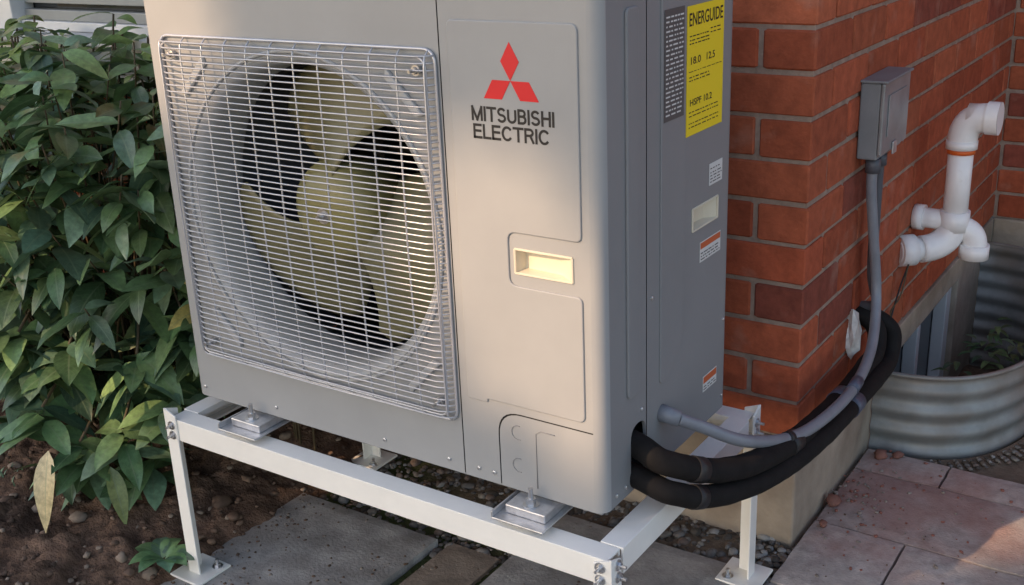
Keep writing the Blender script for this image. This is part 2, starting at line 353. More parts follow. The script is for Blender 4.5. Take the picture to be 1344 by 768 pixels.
fr=rpoly(sq(gx0,gx1,gz0,gz1),.025,6);fr=[(p[0],-.004,p[1]) for p in fr];fr.append(fr[0]);sweep(V,F,fr,.003,8,False)
fr=rpoly(sq(gx0+.012,gx1-.012,gz0+.012,gz1-.012),.022,6);fr=[(p[0],-.0155,p[1]) for p in fr];fr.append(fr[0]);sweep(V,F,fr,.0022,8,False)
mesh('fan_guard',V,F,'wire',hp,True)
for i,(x,z) in enumerate([(gx0+.035,gz1-.035),(gx1-.035,gz1-.035),(gx1-.035,gz0+.035),(gx0+.035,gz0+.035)]):
    hexbolt('guard_screw_%d'%i,(x,-.012,z),(0,-1,0),.006,.02,hp)
    tube('guard_standoff_%d'%i,[(x,0,z),(x,-.014,z)],.006,'shroud',hp,10)
for i,x in enumerate([-1.02,-.8,-.5,-.34,-.27,-.235]):
    screw('front_screw_%d'%i,(x,0,.022),(0,-1,0),.004,'bolt',hp,.003)
for i,(y,z) in enumerate([(.04,.02),(.075,.02),(.135,.15),(.175,.03),(.33,.03),(.49,.03),(.175,.35),(.49,.2)]):
    screw('side_screw_%d'%i,(0,y,z),(1,0,0),.0038,'bolt',hp,.003)
lx,lz=-.161,.7515;a=.0355
for i,ang in enumerate((90,210,330)):
    d=Vector((math.cos(math.radians(ang)),math.sin(math.radians(ang))));nn=Vector((-d.y,d.x));c=Vector((lx,lz))
    P=[c,c+d*a*.866+nn*a*.5,c+d*a*1.732,c+d*a*.866-nn*a*.5]
    prism('logo_diamond_%d'%i,[tuple(p) for p in P],front(-.0034),front(-.0042),'red',hp)
lettering('lettering_top','MITSUBISHI',(-.241,-.080,.6825,.7075),.0043,front(-.0040),'black',hp)
lettering('lettering_bottom','ELECTRIC',(-.239,-.090,.6528,.6778),.0043,front(-.0040),'black',hp,.26)
def label(name,y0,y1,z0,z1,m,x=.0010): return box(name,(0.0005,y0,z0),(x,y1,z1),m,hp,0)
label('energy_label',.304,.458,.611,.838,'yellow',.0015)
def bars(name,y0,y1,zs,h,m,x):
    V=[];F=[]
    for z in zs:
        y=y0
        while y<y1-.004:
            w=random.uniform(.004,.018);w=min(w,y1-y);k=len(V)
            V+=[(x,y,z),(x,y+w,z),(x,y+w,z+h),(x,y,z+h)];F.append((k,k+1,k+2,k+3));y+=w+random.uniform(.0025,.006)
    return mesh(name,V,F,m,hp)
text('energy_label_title','ENERGUIDE',(.312,.452,.803,.826),side(.0019),'black',hp,.01)
bars('energy_label_text',.314,.395,[.785,.778,.772],.002,'black',.0019)
bars('energy_label_text_b',.40,.445,[.79,.783],.002,'black',.0019)
text('energy_label_figure','18.0',(.32,.36,.737,.750),side(.0019),'black',hp,.01)
text('energy_label_figure_b','12.5',(.385,.42,.737,.750),side(.0019),'black',hp,.01)
bars('energy_label_rule',.312,.45,[.724],.0012,'black',.0019)
bars('energy_label_text_c',.314,.40,[.714,.708],.002,'black',.0019)
text('energy_label_figure_c','HSPF 10.2',(.318,.41,.664,.676),side(.0019),'black',hp,.01)
bars('energy_label_text_d',.314,.44,[.652,.645,.632,.625],.0018,'black',.0019)
box('rating_label',(.0034,.212,.655),(.0042,.288,.842),'lgrey',hp,0)
bars('rating_label_text',.217,.284,[.664+.0078*k for k in range(22)],.0028,'lwhite',.0046)
label('sticker_a',.408,.467,.498,.540,'lwhite');bars('sticker_a_text',.412,.463,[.503,.509,.515,.521,.529],.0018,'black',.0014)
label('sticker_b',.372,.466,.356,.396,'lwhite');bars('sticker_b_text',.376,.462,[.36,.366,.372],.002,'black',.0014)
box('sticker_b_head',(.0011,.374,.382),(.0014,.464,.394),'lorange',hp,0)
label('sticker_c',.397,.462,.074,.108,'lwhite');box('sticker_c_head',(.0011,.399,.092),(.0014,.46,.106),'lorange',hp,0);bars('sticker_c_text',.40,.458,[.078,.084],.002,'black',.0014)
# ------------------------------------------------------------------ stand
st=empty('heat_pump_stand')
sx0,sx1,sy0,sy1=-1.085,.045,-.065,.585;zt=-.042
def channel(name,p0,p1,inward,h=.052,w=.046,t=.005):
    p0=Vector(p0);p1=Vector(p1);iw=Vector(inward);up=Vector((0,0,1))
    prof=[(0,0),(w,0),(w,-.014),(w-t,-.014),(w-t,-t),(t,-t),(t,-h+t),(w*.55,-h+t),(w*.55,-h),(0,-h)]
    V=[];k=len(prof)
    for p in (p0,p1):
        for a,b in prof: V.append(tuple(p+iw*a+up*b))
    F=[(i,(i+1)%k,(i+1)%k+k,i+k) for i in range(k)]+[tuple(range(k)),tuple(range(2*k-1,k-1,-1))]
    o=mesh(name,V,F,'stand',st)
    bm=bmesh.new();bm.from_mesh(o.data);bmesh.ops.recalc_face_normals(bm,faces=bm.faces);bm.to_mesh(o.data);bm.free()
    bev(o,.0012);return o
channel('front_rail',(sx0+.006,sy0,zt),(sx1-.006,sy0,zt),(0,1,0))
channel('rear_rail',(sx0+.006,sy1,zt),(sx1-.006,sy1,zt),(0,-1,0))
channel('left_rail',(sx0,sy0+.047,zt+.0012),(sx0,sy1-.047,zt+.0012),(1,0,0))
channel('right_rail',(sx1,sy0+.047,zt+.0012),(sx1,sy1-.047,zt+.0012),(-1,0,0))
def leg(name,cx,cy,dx,dy,top):
    w=.036;t=.0045;cx-=dx*.005;cy-=dy*.005
    prof=[(0,0),(w,0),(w,t),(t,t),(t,w),(0,w)]
    V=[]
    for z,sl in ((GZ+.006,0),(top,1)):
        for a,b in prof: V.append((cx+dx*a,cy+dy*b,z-sl*.014*max(a,b)/w))
    F=[(i,(i+1)%6,(i+1)%6+6,i+6) for i in range(6)]+[tuple(range(6)),tuple(range(11,5,-1))]
    o=mesh(name,V,F,'stand',st)
    bm=bmesh.new();bm.from_mesh(o.data);bmesh.ops.recalc_face_normals(bm,faces=bm.faces);bm.to_mesh(o.data);bm.free();bev(o,.001)
    px,py=cx+dx*.018,cy+dy*.018
    box(name+'_foot',(px-.05,py-.05,GZ+.0005),(px+.05,py+.05,GZ+.007),'stand',st,.002)
    hexbolt(name+'_anchor',(px+dx*.028,py+dy*.028,GZ+.007),(0,0,1),.008,.02,st)
    for k,zz in enumerate((zt-.014,zt-.038)):
        hexbolt(name+'_bolt_x%d'%k,(cx+dx*.022,cy,zz),(0,-dy,0),.0065,.017,st)
        if k==0 or dx<0: hexbolt(name+'_bolt_y%d'%k,(cx,cy+dy*.022,zz),(-dx,0,0),.0065,.017,st)
leg('front_left_leg',sx0,sy0,1,1,zt+.024);leg('front_right_leg',sx1,sy0,-1,1,zt+.006)
leg('rear_left_leg',sx0,sy1,1,-1,zt+.02);leg('rear_right_leg',sx1,sy1,-1,-1,zt+.02)
for i,(mx,my,sg) in enumerate([(-.862,-.02,1),(-.148,-.02,1),(-.862,.53,-1),(-.148,.53,-1)]):
    box('mount_block_%d'%i,(mx-.045,my-.03,zt+.0015),(mx+.02,my+.012,zt+.013),'stand',st,.002)
    box('mount_plate_%d'%i,(mx-.05,my-.05,zt+.0135),(mx+.06,my+.075,zt+.0175),'galv',st,.0015)
    box('mount_lip_%d'%i,(mx-.05,my-.05,zt+.0175),(mx-.046,my+.075,zt+.030),'galv',st,.001)
    box('unit_foot_%d'%i,(mx-.035,my-.025,zt+.018),(mx+.05,my+.08,zt+.0355),'galv',st,.002)
    hexbolt('mount_bolt_%d'%i,(mx+.008,my-.004,zt+.0355),(0,0,1),.0095,.034,st)
# ------------------------------------------------------------------ house
hs=empty('brick_house')
WX=.07;WY=.766;BZ=-.187;PZ=.0935;BL=.245;BD=.115;mo=.011
BV=[];BFa=[];BC=[]
def brick(x0,x1,y0,y1,z0,z1):
    c=random.uniform(.0028,.0045);k=len(BV)
    j=lambda:random.uniform(-.0014,.0014)
    ox,oy,oz=j(),j(),j()
    for zz,ins in ((z0,c),(z0+c,0),(z1-c,0),(z1,c)):
        for (px,py,sx,sy) in ((x0,y0,1,1),(x1,y0,-1,1),(x1,y1,-1,-1),(x0,y1,1,-1)):
            BV.append((px+ox+sx*(ins+ (c if sx*sy>0 else 0)),py+oy+sy*(ins+(0 if sx*sy>0 else c)),zz+oz))
            BV.append((px+ox+sx*(ins+(0 if sx*sy>0 else c)),py+oy+sy*(ins+(c if sx*sy>0 else 0)),zz+oz))
    idx=[1,0,3,2,5,4,7,6]
    base=[k+8*r for r in range(4)]
    for r in range(3):
        for q in range(8):
            BFa.append((base[r]+idx[q],base[r]+idx[(q+1)%8],base[r+1]+idx[(q+1)%8],base[r+1]+idx[q]))
    BFa.append(tuple(base[0]+i for i in reversed(idx)));BFa.append(tuple(base[3]+i for i in idx))
    t=random.random();d=random.uniform(.82,1.1)
    col=np.array([.35,.078,.036])*(1-t)+np.array([.42,.118,.056])*t
    if random.random()<.10: col=np.array([.26,.070,.045])
    BC.extend([col*d]*32)
ncourse=28
win=(-3.2,-1.72,.655)
for c in range(ncourse):
    z0=BZ+c*PZ+mo*.5;z1=BZ+(c+1)*PZ-mo*.5
    x=WX if c%2==0 else WX-BD-mo
    while x>-4.6:
        xa=max(x-BL+mo,-4.7); a0,a1=xa,x
        zc=(z0+z1)/2
        if win[2]<zc<1.9 and a0<win[1] and a1>win[0]:
            if a1>win[1]+.03: brick(win[1],a1,WY,WY+BD,z0,z1)
            elif a0<win[0]-.03: brick(a0,win[0],WY,WY+BD,z0,z1)
        else: brick(a0,a1,WY,WY+BD,z0,z1)
        x-=BL
    y=WY if c%2==1 else WY+BD+mo
    while y<2.8:
        y1=min(y+BL-mo,2.8)
        if y1-y>.03: brick(WX-BD,WX,y,y1,z0,z1)
        y+=BL
    x=WX+mo+(.1 if c%2 else 0)
    if c%2: brick(WX+.002,WX+.1,2.8,2.8+BD,z0,z1)
    while x<3:
        brick(x,x+BL-mo,2.8,2.8+BD,z0,z1);x+=BL
o=mesh('bricks',BV,BFa,'brick',hs,cols=BC)
bm=bmesh.new();bm.from_mesh(o.data);bmesh.ops.recalc_face_normals(bm,faces=bm.faces);bm.to_mesh(o.data);bm.free()
ZT=BZ+ncourse*PZ;r=.0055
box('mortar_front',(win[1]+.002,WY+r,BZ),(WX-r,WY+.2,ZT),'mortar',hs,0)
box('mortar_front_left',(-4.7,WY+r,BZ),(win[0]-.002,WY+.2,ZT),'mortar',hs,0)
box('mortar_under_window',(win[0]-.002,WY+r,BZ),(win[1]+.002,WY+.2,win[2]-.03),'mortar',hs,0)
box('mortar_over_window',(win[0]-.002,WY+r,1.9),(win[1]+.002,WY+.2,ZT),'mortar',hs,0)
box('mortar_side',(WX-.2,WY+.2,BZ),(WX-r,2.8,ZT),'mortar',hs,0)
box('mortar_back',(WX-.2,2.8+r,BZ),(3.,3.,ZT),'mortar',hs,0)
box('soffit',(-5,.5,ZT),(.3,3.2,ZT+.04),'white',hs,.005)
box('eave',(.3,2.55,ZT),(3.1,3.2,ZT+.04),'white',hs,.005)
F0=BZ-.002;f=.004
box('foundation_front',(-4.7,WY-f,-1.),(WX+f-.12,WY+.2,F0),'concrete',hs,.004)
box('foundation_corner',(WX+f-.12,WY-f,-1.),(WX+f,1.52,F0),'concrete',hs,.006)
box('foundation_far',(WX+f-.12,2.30,-1.),(WX+f,2.8,F0),'concrete',hs,.006)
box('foundation_lintel',(WX+f-.12,1.52,-.27),(WX+f+.002,2.30,F0),'concrete',hs,.004)
box('foundation_below',(WX+f-.12,1.52,-1.),(WX+f,2.30,-.66),'concrete',hs,.004)
box('foundation_back',(WX+f,2.8-f,-1.),(3.,3.,F0),'concrete',hs,.006)
box('basement_glass',(.0,1.52,-.66),(.012,2.3,-.27),'glass',hs,0)
for nm,y0,y1,z0,z1 in (('bf_l',1.521,1.56,-.659,-.271),('bf_r',2.24,2.299,-.659,-.271),('bf_b',1.5605,2.2395,-.659,-.62),('bf_t',1.5605,2.2395,-.305,-.271),('bf_m',1.88,1.915,-.6195,-.3055)):
    box('basement_frame_'+nm,(.013,y0,z0),(.055,y1,z1),'white',hs,.003)
wy=WY+.05
box('window_glass',(win[0],wy+.03,win[2]),(win[1],wy+.035,1.9),'glass',hs,0)
box('window_jamb_left',(win[0],WY-.01,win[2]),(-2.68,wy+.028,1.9),'white',hs,.004)
box('window_jamb_right',(win[1]-.06,WY-.01,win[2]),(win[1],wy+.028,1.9),'white',hs,.004)
box('window_sill',(win[0]-.04,WY-.05,win[2]-.032),(win[1]+.02,wy+.028,win[2]-.002),'white',hs,.006)
box('window_sash_low',(-2.678,wy-.03,win[2]),(win[1]-.062,wy+.027,win[2]+.03),'white',hs,.003)
box('window_sash_rail',(-2.678,wy-.012,win[2]+.0305),(win[1]-.062,wy+.026,win[2]+.065),'sash',hs,.003)
box('window_sash_rail_b',(-2.678,wy-.008,win[2]+.085),(win[1]-.062,wy+.024,win[2]+.105),'sash',hs,.003)
box('window_sash_mid',(-2.56,wy-.006,win[2]+.106),(-2.52,wy+.022,1.89),'sash',hs,.003)
box('apron',(win[0],WY-.012,win[2]-.16),(win[1],WY-.003,win[2]-.034),'white',hs,.003)
# ------------------------------------------------------------------ window well
def wellpath(off=0,n=60):
    out=[]
    for k in range(n+1):
        a=-math.pi/2+math.pi*k/n;e=2/2.7
        x=(.375+off)*abs(math.cos(a))**e;y=(.635+off)*math.copysign(abs(math.sin(a))**e,math.sin(a));out.append((WX+.006+x,1.985+y))
    return out
V=[];F=[];nz=72;ZR=-.235;nn=61
for i in range(nz+1):
    z=-.80+(ZR+.80)*i/nz
    amp=.0055*math.sin(2*math.pi*(z-ZR)/.062)
    for p in wellpath(amp):V.append((p[0],p[1],z))
for i in range(nz):
    for k in range(nn-1):F.append((i*nn+k,i*nn+k+1,(i+1)*nn+k+1,(i+1)*nn+k))
ww=empty('window_well');mesh('corrugated_liner',V,F,'wellsteel',ww,True)
V=[];F=[];sweep(V,F,[(p[0],p[1],ZR) for p in wellpath(.004)],.007,8);mesh('rolled_rim',V,F,'wellsteel',ww,True)
hole=wellpath(.012)
# ------------------------------------------------------------------ ground
gz=GZ-.022
outer=[(-40,-40),(40,-40),(40,40),(-40,40)]
hh2=[(WX-.3,1.35)]+hole+[(WX-.3,2.62)]
gm=mat('ground_dirt',(.17,.13,.095),.95,0,10,.4,50,1,.01,col2=(.07,.085,.035),n2scale=.6,n2thr=(.5,.6),spec=.15)
plate('ground',outer,[hh2],lambda p:(p[0],p[1],gz),gm,None)
V=[];F=[]
for i in range(30):
    for j in range(50):
        x=-.05+i*.02;y=1.3+j*.0275;V.append((x,y,-.70+.04*mn.noise(Vector((x*6,y*6,2)))))
for i in range(29):
    for j in range(49):
        k=i*50+j;F.append((k,k+50,k+51,k+1))
mesh('well_soil',V,F,'soil',ww,True)
V=[];F=[];nx=210;ny=165
def soilz(x,y):
    h=.035*mn.noise(Vector((x*3,y*3,0)))+.028*mn.noise(Vector((x*11,y*11,3)))+.018*mn.noise(Vector((x*31,y*31,7)))+.011*mn.noise(Vector((x*65,y*65,9)))
    edge=max(0,min(1,(-1.03-x+.09*mn.noise(Vector((y*7,1,1))))/.30))
    fr_=max(0,min(1,(y+1.2)/.5))
    return GZ-.035+edge*fr_*(.085+.05*max(0,min(1,(y+.1)/.4)))+h*(.35+.65*edge)
for i in range(nx):
    for j in range(ny):
        x=-3.4+i*.0118;y=-1.15+j*.0118
        V.append((x,y,soilz(x,y)))
for i in range(nx-1):
    for j in range(ny-1):
        k=i*ny+j;F.append((k,k+ny,k+ny+1,k+1))
mesh('soil_bed',V,F,'soil',None,True)
def ico():
    bm=bmesh.new();bmesh.ops.create_icosphere(bm,subdivisions=2,radius=1);v=np.array([x.co[:] for x in bm.verts]);f=[tuple(q.index for q in p.verts) for p in bm.faces];bm.free();return v,f
IV,IF=ico()
def stones(name,items,m,parent=None,rough=.25):
    V=[];F=[];C=[]
    for (x,y,z,s,col) in items:
        sc=np.array([s*random.uniform(.8,1.4),s*random.uniform(.7,1.1),s*random.uniform(.5,.8)])
        off=random.uniform(0,99)
        q=np.array([p*(1+rough*mn.noise(Vector(p*1.3)+Vector((off,off,0)))) for p in IV])*sc
        a=random.uniform(0,6.28);ca,sa=math.cos(a),math.sin(a)
        q=np.stack([q[:,0]*ca-q[:,1]*sa,q[:,0]*sa+q[:,1]*ca,q[:,2]],1)+np.array([x,y,z]);k=len(V)
        V.extend(q.tolist());F.extend([tuple(i+k for i in f) for f in IF]);C.extend([col]*len(IV))
    return mesh(name,V,F,m,parent,True,cols=C)
def pc():
    t=random.choice([(.22,.20,.18),(.15,.14,.13),(.26,.23,.19),(.10,.085,.07),(.20,.15,.12),(.32,.31,.29),(.12,.09,.065)]);d=random.uniform(.6,1.05);return [c*d for c in t]
it=[]
for k in range(2600):
    x=random.uniform(-1.3,.10);y=random.uniform(.30,.765)
    if x>-.49 and x<.03 and y<.60: continue
    if x<-.665 and y<.345: continue
    if x>WX-.01 and y>WY: continue
    it.append((x,y,GZ-.023+random.uniform(-.003,.006),random.uniform(.003,.009) if random.random()<.8 else random.uniform(.009,.017),pc()))
for k in range(260):
    x=random.uniform(.0,.12);y=random.uniform(.3,.78);it.append((x,y,GZ-.012,random.uniform(.003,.013),pc()))
for k in range(400):
    i=random.randrange(4,40);p=wellpath(.03+random.uniform(0,.05))[i];it.append((p[0],p[1],GZ-.014,random.uniform(.003,.008),pc()))
stones('gravel',it,'pebble')
it=[]
for k in range(1500):
    x=random.uniform(-2.6,-1.0);y=random.uniform(-.9,.6)
    g=random.choice([(.14,.09,.062),(.19,.125,.085),(.10,.065,.045),(.26,.20,.15)])
    it.append((x,y,soilz(x,y)+random.uniform(0,.004),random.uniform(.0025,.010) if random.random()<.9 else random.uniform(.01,.02),g))
stones('soil_clods',it,'pebble',None,.5)
it=[]
for k in range(520):
    x=random.uniform(-1.12,.02);y=random.uniform(-.2,.6)
    if random.random()<.4: x=-1.12+abs(random.gauss(0,.14))
    it.append((x,y,GZ+.0015,random.uniform(.001,.0045),random.choice([(.14,.09,.062),(.10,.065,.045),(.22,.19,.16)])))
for k in range(160):
    it.append((random.uniform(.1,.9),random.uniform(.1,1.25),GZ+.0015,random.uniform(.001,.003),random.choice([(.14,.09,.062),(.10,.065,.045),(.22,.19,.16)])))
stones('loose_dirt',it,'pebble',None,.5)
it=[]
for k in range(230):
    a=random.uniform(0,6.28);q=abs(random.gauss(0,.25));x=.16+q*math.cos(a);y=1.05+q*1.2*math.sin(a)
    if x<WX+.01 or y>1.33 or y<.6: continue
    it.append((x,y,GZ+.002,random.uniform(.0015,.005),[.25,.10,.075] if random.random()<.5 else [.25,.21,.18]))
for x,y,s in ((.10,.98,.02),(.13,1.27,.022),(.115,.86,.014),(.17,1.29,.014)):it.append((x,y,GZ+.008,s,[.22,.10,.075]))
stones('brick_rubble',it,'pebble',None,.5)
pv=empty('patio_paving')
def slabbox(name,x0,x1,y0,y1,m,top=GZ,g=.006,colr=None):
    nxs=max(2,int((x1-x0)/.03));nys=max(2,int((y1-y0)/.03));V=[];F=[]
    x0+=g/2;x1-=g/2;y0+=g/2;y1-=g/2
    tilt=(random.uniform(-.006,.006),random.uniform(-.006,.006));zo=random.uniform(-.002,.002)
    for i in range(nxs+1):
        for j in range(nys+1):
            x=x0+(x1-x0)*i/nxs;y=y0+(y1-y0)*j/nys
            e=(i in(0,nxs))or(j in(0,nys))
            wx=.0022*mn.noise(Vector((x*30,y*30,5))) if e else 0
            V.append((x+wx,y+wx,top+zo+tilt[0]*(x-x0)+tilt[1]*(y-y0)+.0018*mn.noise(Vector((x*9,y*9,1)))-(.003 if e else 0)))
    def id(i,j):return i*(nys+1)+j
    for i in range(nxs):
        for j in range(nys):F.append((id(i,j),id(i+1,j),id(i+1,j+1),id(i,j+1)))
    per=[id(i,0) for i in range(nxs)]+[id(nxs,j) for j in range(nys)]+[id(i,nys) for i in range(nxs,0,-1)]+[id(0,j) for j in range(nys,0,-1)]
    k=len(V)
    for p in per:V.append((V[p][0],V[p][1],top-.05))
    n=len(per)
    for i in range(n):F.append((per[(i+1)%n],per[i],k+i,k+(i+1)%n))
    c=colr or (.45,.405,.37);d=random.uniform(.86,1.1)
    o=mesh(name,V,F,m,pv,False,cols=[[q*d for q in c]]*len(V))
    return o
slabbox('slab_a',-1.12,-.665,-.25,.345,'slab');slabbox('slab_b',-.643,-.495,-.35,.365,'wood',GZ-.004);slabbox('slab_c',-.475,.025,-.02,.60,'slab')
slabbox('slab_d',-.475,.025,-.62,-.03,'slab');slabbox('slab_e',-1.12,-.665,-.85,-.26,'slab');slabbox('slab_f',-.643,-.495,-.98,-.36,'wood',GZ-.004)
for r_ in range(-12,8):
    y0=.884+.3*r_;y1=y0+.3;off=.305 if r_%2!=0 else .005
    x=off-.6
    while x<2.6:
        a0,a1=x,x+.6;x+=.6
        lo=.085
        if y1<-.6: lo=-3.
        if y0>1.1:
            if y0<1.2:
                if a0<.52 and a1>lo: slabbox('paver',max(a0,lo),min(a1,.52),y0,1.31,'paver')
                if a1>.52: slabbox('paver',max(a0,.53),a1,y0,y1,'paver')
                continue
            lo=.53
        if y0>2.7 or a1<lo+.04: continue
        slabbox('paver',max(a0,lo),a1,y0,min(y1,2.79),'paver')
# ------------------------------------------------------------------ hoses & conduit
ls=empty('refrigerant_line_set')
hA=cat([(-.05,.12,.10),(.0,.118,.085),(.05,.122,.064),(.10,.227,.007),(.14,.372,-.027),(.15,.603,-.065),(.14,.888,-.097),(.125,1.08,-.112),(.125,1.16,-.10),(.115,1.195,-.055),(.08,1.19,-.02),(.03,1.18,-.02)],10)
hB=cat([(-.05,.12,.03),(.0,.112,.025),(.07,.129,.0),(.11,.242,-.049),(.15,.411,-.076),(.172,.620,-.088),(.165,.912,-.114),(.155,1.12,-.135),(.15,1.21,-.125),(.14,1.245,-.07),(.09,1.23,-.03),(.03,1.22,-.03)],10)
def wob(P,s): return [p+Vector((.0015*mn.noise(p*25+Vector((s,0,0))),.0015*mn.noise(p*25+Vector((0,s,0))),.002*mn.noise(p*25+Vector((0,0,s))))) for p in P]
hA=wob(hA,3);hB=wob(hB,9)
tube('insulated_line_large',hA,.0235,'rubber',ls,20);tube('insulated_line_small',hB,.022,'rubber',ls,20)
def band(name,path,i,r,m,par,k=1):
    p=path[i-k:i+k+1];tube(name,p,r,m,par,20)
band('tape_a',hB,25,.0235,'black',ls);band('tape_b',hA,27,.025,'black',ls)
band('tape_c',hB,58,.024,'tape',ls);band('tape_d',hA,58,.025,'tape',ls);band('tape_e',hA,46,.025,'black',ls)
cd=empty('electrical_conduit')
cP=cat([(.03,.222,.100),(.06,.261,.074),(.12,.340,.022),(.155,.511,-.036),(.175,.688,-.050),(.172,.868,-.052),(.15,1.042,-.027),(.12,1.150,.066),(.108,1.125,.234),(.103,1.105,.34),(.103,1.105,.412)],10)
tube('flexible_conduit',cP,.0125,'conduit',cd,16)
tube('conduit_connector',[(-.005,.2156,.108),(.012,.218,.105),(.033,.2255,.098)],[.0175,.0165,.0155],'conduit',cd,16)
tube('rigid_conduit',cat([(.100,1.165,.412),(.100,1.165,.25),(.100,1.175,.10),(.11,1.19,.02),(.06,1.2,-.0)],8),.0125,'conduitd',cd,16)
tube('cable_tie_a',[cP[28],cP[29]],.0145,'black',cd,16);tube('cable_tie_b',[cP[47],cP[50]],.0142,'tape',cd,16)
tube('box_hub_a',[(.103,1.105,.375),(.103,1.105,.409)],.0175,'conduitd',cd,16);tube('box_hub_b',[(.100,1.165,.38),(.100,1.165,.409)],.0175,'conduitd',cd,16)
mesh('wall_sealant',[tuple(np.array([.075,1.13,-.05])+np.array(p)*np.array([.02,.035,.06])*(1+.7*mn.noise(Vector(p*3.2)))) for p in IV],IF,'foil',ls,False)
db=empty('electrical_disconnect_box')
y0,y1,z0,z1=1.076,1.275,.41,.588
box('enclosure',(WX+.001,y0,z0),(.118,y1,z1),'boxgrey',db,.004)
box('door',(.119,y0-.004,z0+.012),(.128,y1+.004,z1+.0),'boxlid',db,.003)
box('rain_hood',(WX+.001,y0-.006,z1+.001),(.134,y1+.006,z1+.007),'boxgrey',db,.002)
box('door_latch',(.1285,y0+.08,z0+.0),(.133,y0+.11,z0+.03),'galv',db,.002)
box('door_emboss',(.1285,y0+.03,z0+.05),(.131,y1-.03,z1-.03),'boxlid',db,.004)
pp=empty('pvc_vent_pipe')
def elbow(c0,c1,c2,n=12):
    c0,c1,c2=map(Vector,(c0,c1,c2));return [(1-t)**2*c0+2*t*(1-t)*c1+t*t*c2 for t in [k/n for k in range(n+1)]]
X,Y=.18,1.65
tube('riser',[(X,Y,.12),(X,Y,.342)],.033,'pvc',pp,24)
tube('riser_coupling',[(X,Y,.325),(X,Y,.348)],.041,'pvc',pp,24)
tube('riser_coupling_low',[(X,Y,.095),(X,Y,.15)],.040,'pvc',pp,24)
tube('orange_band',[(X,Y,.312),(X,Y,.3245)],.0365,'orange',pp,24)
tube('top_elbow',elbow((X,Y,.345),(X,Y,.415),(X+.065,Y,.412)),.039,'pvc',pp,24,False)
tube('top_elbow_socket',[(X+.058,Y,.412),(X+.090,Y,.412)],.044,'pvc',pp,24,False)
tube('top_elbow_bore',[(X+.0905,Y,.412),(X+.01,Y,.412)],.0365,'pvc',pp,24,True)
mesh('socket_ring',[(X+.0905,Y+rr*math.cos(2*math.pi*k/24),.412+rr*math.sin(2*math.pi*k/24)) for rr in (.044,.0365) for k in range(24)],[(k,(k+1)%24,(k+1)%24+24,k+24) for k in range(24)],'pvc',pp)
tube('sweep_elbow',elbow((X,Y,.125),(X,Y,.045),(X-.07,Y-.06,.045)),.038,'pvc',pp,24)
tube('lower_run',[(X-.065,Y-.056,.045),(X-.12,Y-.105,.045)],.033,'pvc',pp,24)
tube('lower_socket',[(X-.085,Y-.073,.045),(X-.118,Y-.103,.045)],.044,'pvc',pp,24)
tube('wall_stub',[(X,Y+.0,.12),(.05,Y+.0,.12)],.028,'pvc',pp,24)
tube('wall_stub_socket',[(.10,Y,.12),(.072,Y,.12)],.036,'pvc',pp,24)
tube('drop_tee',elbow((X+.0,Y+.01,.10),(X+.055,Y+.02,.10),(X+.055,Y+.02,.05)),.033,'pvc',pp,24)
tube('drop_socket',[(X+.055,Y+.02,.055),(X+.055,Y+.02,.015)],.040,'pvc',pp,24)
wr=empty('hanging_wire')
tube('wire_a',cat([(.10,1.52,.02),(.09,1.50,-.03),(.085,1.47,-.08),(.08,1.44,-.14),(.078,1.40,-.17)],6),.0025,'black',wr,6)
tube('wire_b',cat([(.10,1.52,.02),(.095,1.48,-.06),(.08,1.45,-.1),(.09,1.46,-.15)],6),.002,'stem',wr,6)
# ------------------------------------------------------------------ foliage
class Leaves:
    def __init__(s): s.V=[];s.F=[];s.C=[];s.U=[]
    def add(s,base,d,L,Wd,droop,fold,col,n=7,roll=0):
        base=Vector(base);d=Vector(d).normalized();up=Vector((0,0,1));sd=d.cross(up)
        if sd.length<.1: sd=Vector((1,0,0))
        sd.normalize();nr=sd.cross(d).normalized()
        sd=(sd*math.cos(roll)+nr*math.sin(roll)).normalized();nr=sd.cross(d).normalized();k=len(s.V)
        wv=random.uniform(-.04,.04)
        for i in range(n+1):
            t=i/n;w=Wd*.5*(math.sin(math.pi*min(1,t**.85))**.8 if 0<t<1 else .02)
            p=base+d*L*t*(1-.12*droop*t)-up*(L*droop*t*t*.75)
            wave=wv*L*math.sin(t*9)
            for u in(-1,-.5,0,.5,1):
                s.V.append(tuple(p+sd*w*u+nr*(abs(u)*w*fold+wave*abs(u))));s.U.append((.5+.5*u,t));s.C.append(col)
        for i in range(n):
            for j in range(4):
                a=k+i*5+j;s.F.append((a,a+1,a+6,a+5))
    def done(s,name,parent,m='leaf'): return mesh(name,s.V,s.F,m,parent,True,cols=s.C,uvs=s.U)
bush=empty('shrub')
Lf=Leaves();SV=[];SF=[]
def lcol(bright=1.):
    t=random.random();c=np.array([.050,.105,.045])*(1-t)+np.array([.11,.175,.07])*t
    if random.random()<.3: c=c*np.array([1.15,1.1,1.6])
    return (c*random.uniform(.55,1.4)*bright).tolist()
random.seed(11)
cx,cy,cz=-1.83,.28,.22
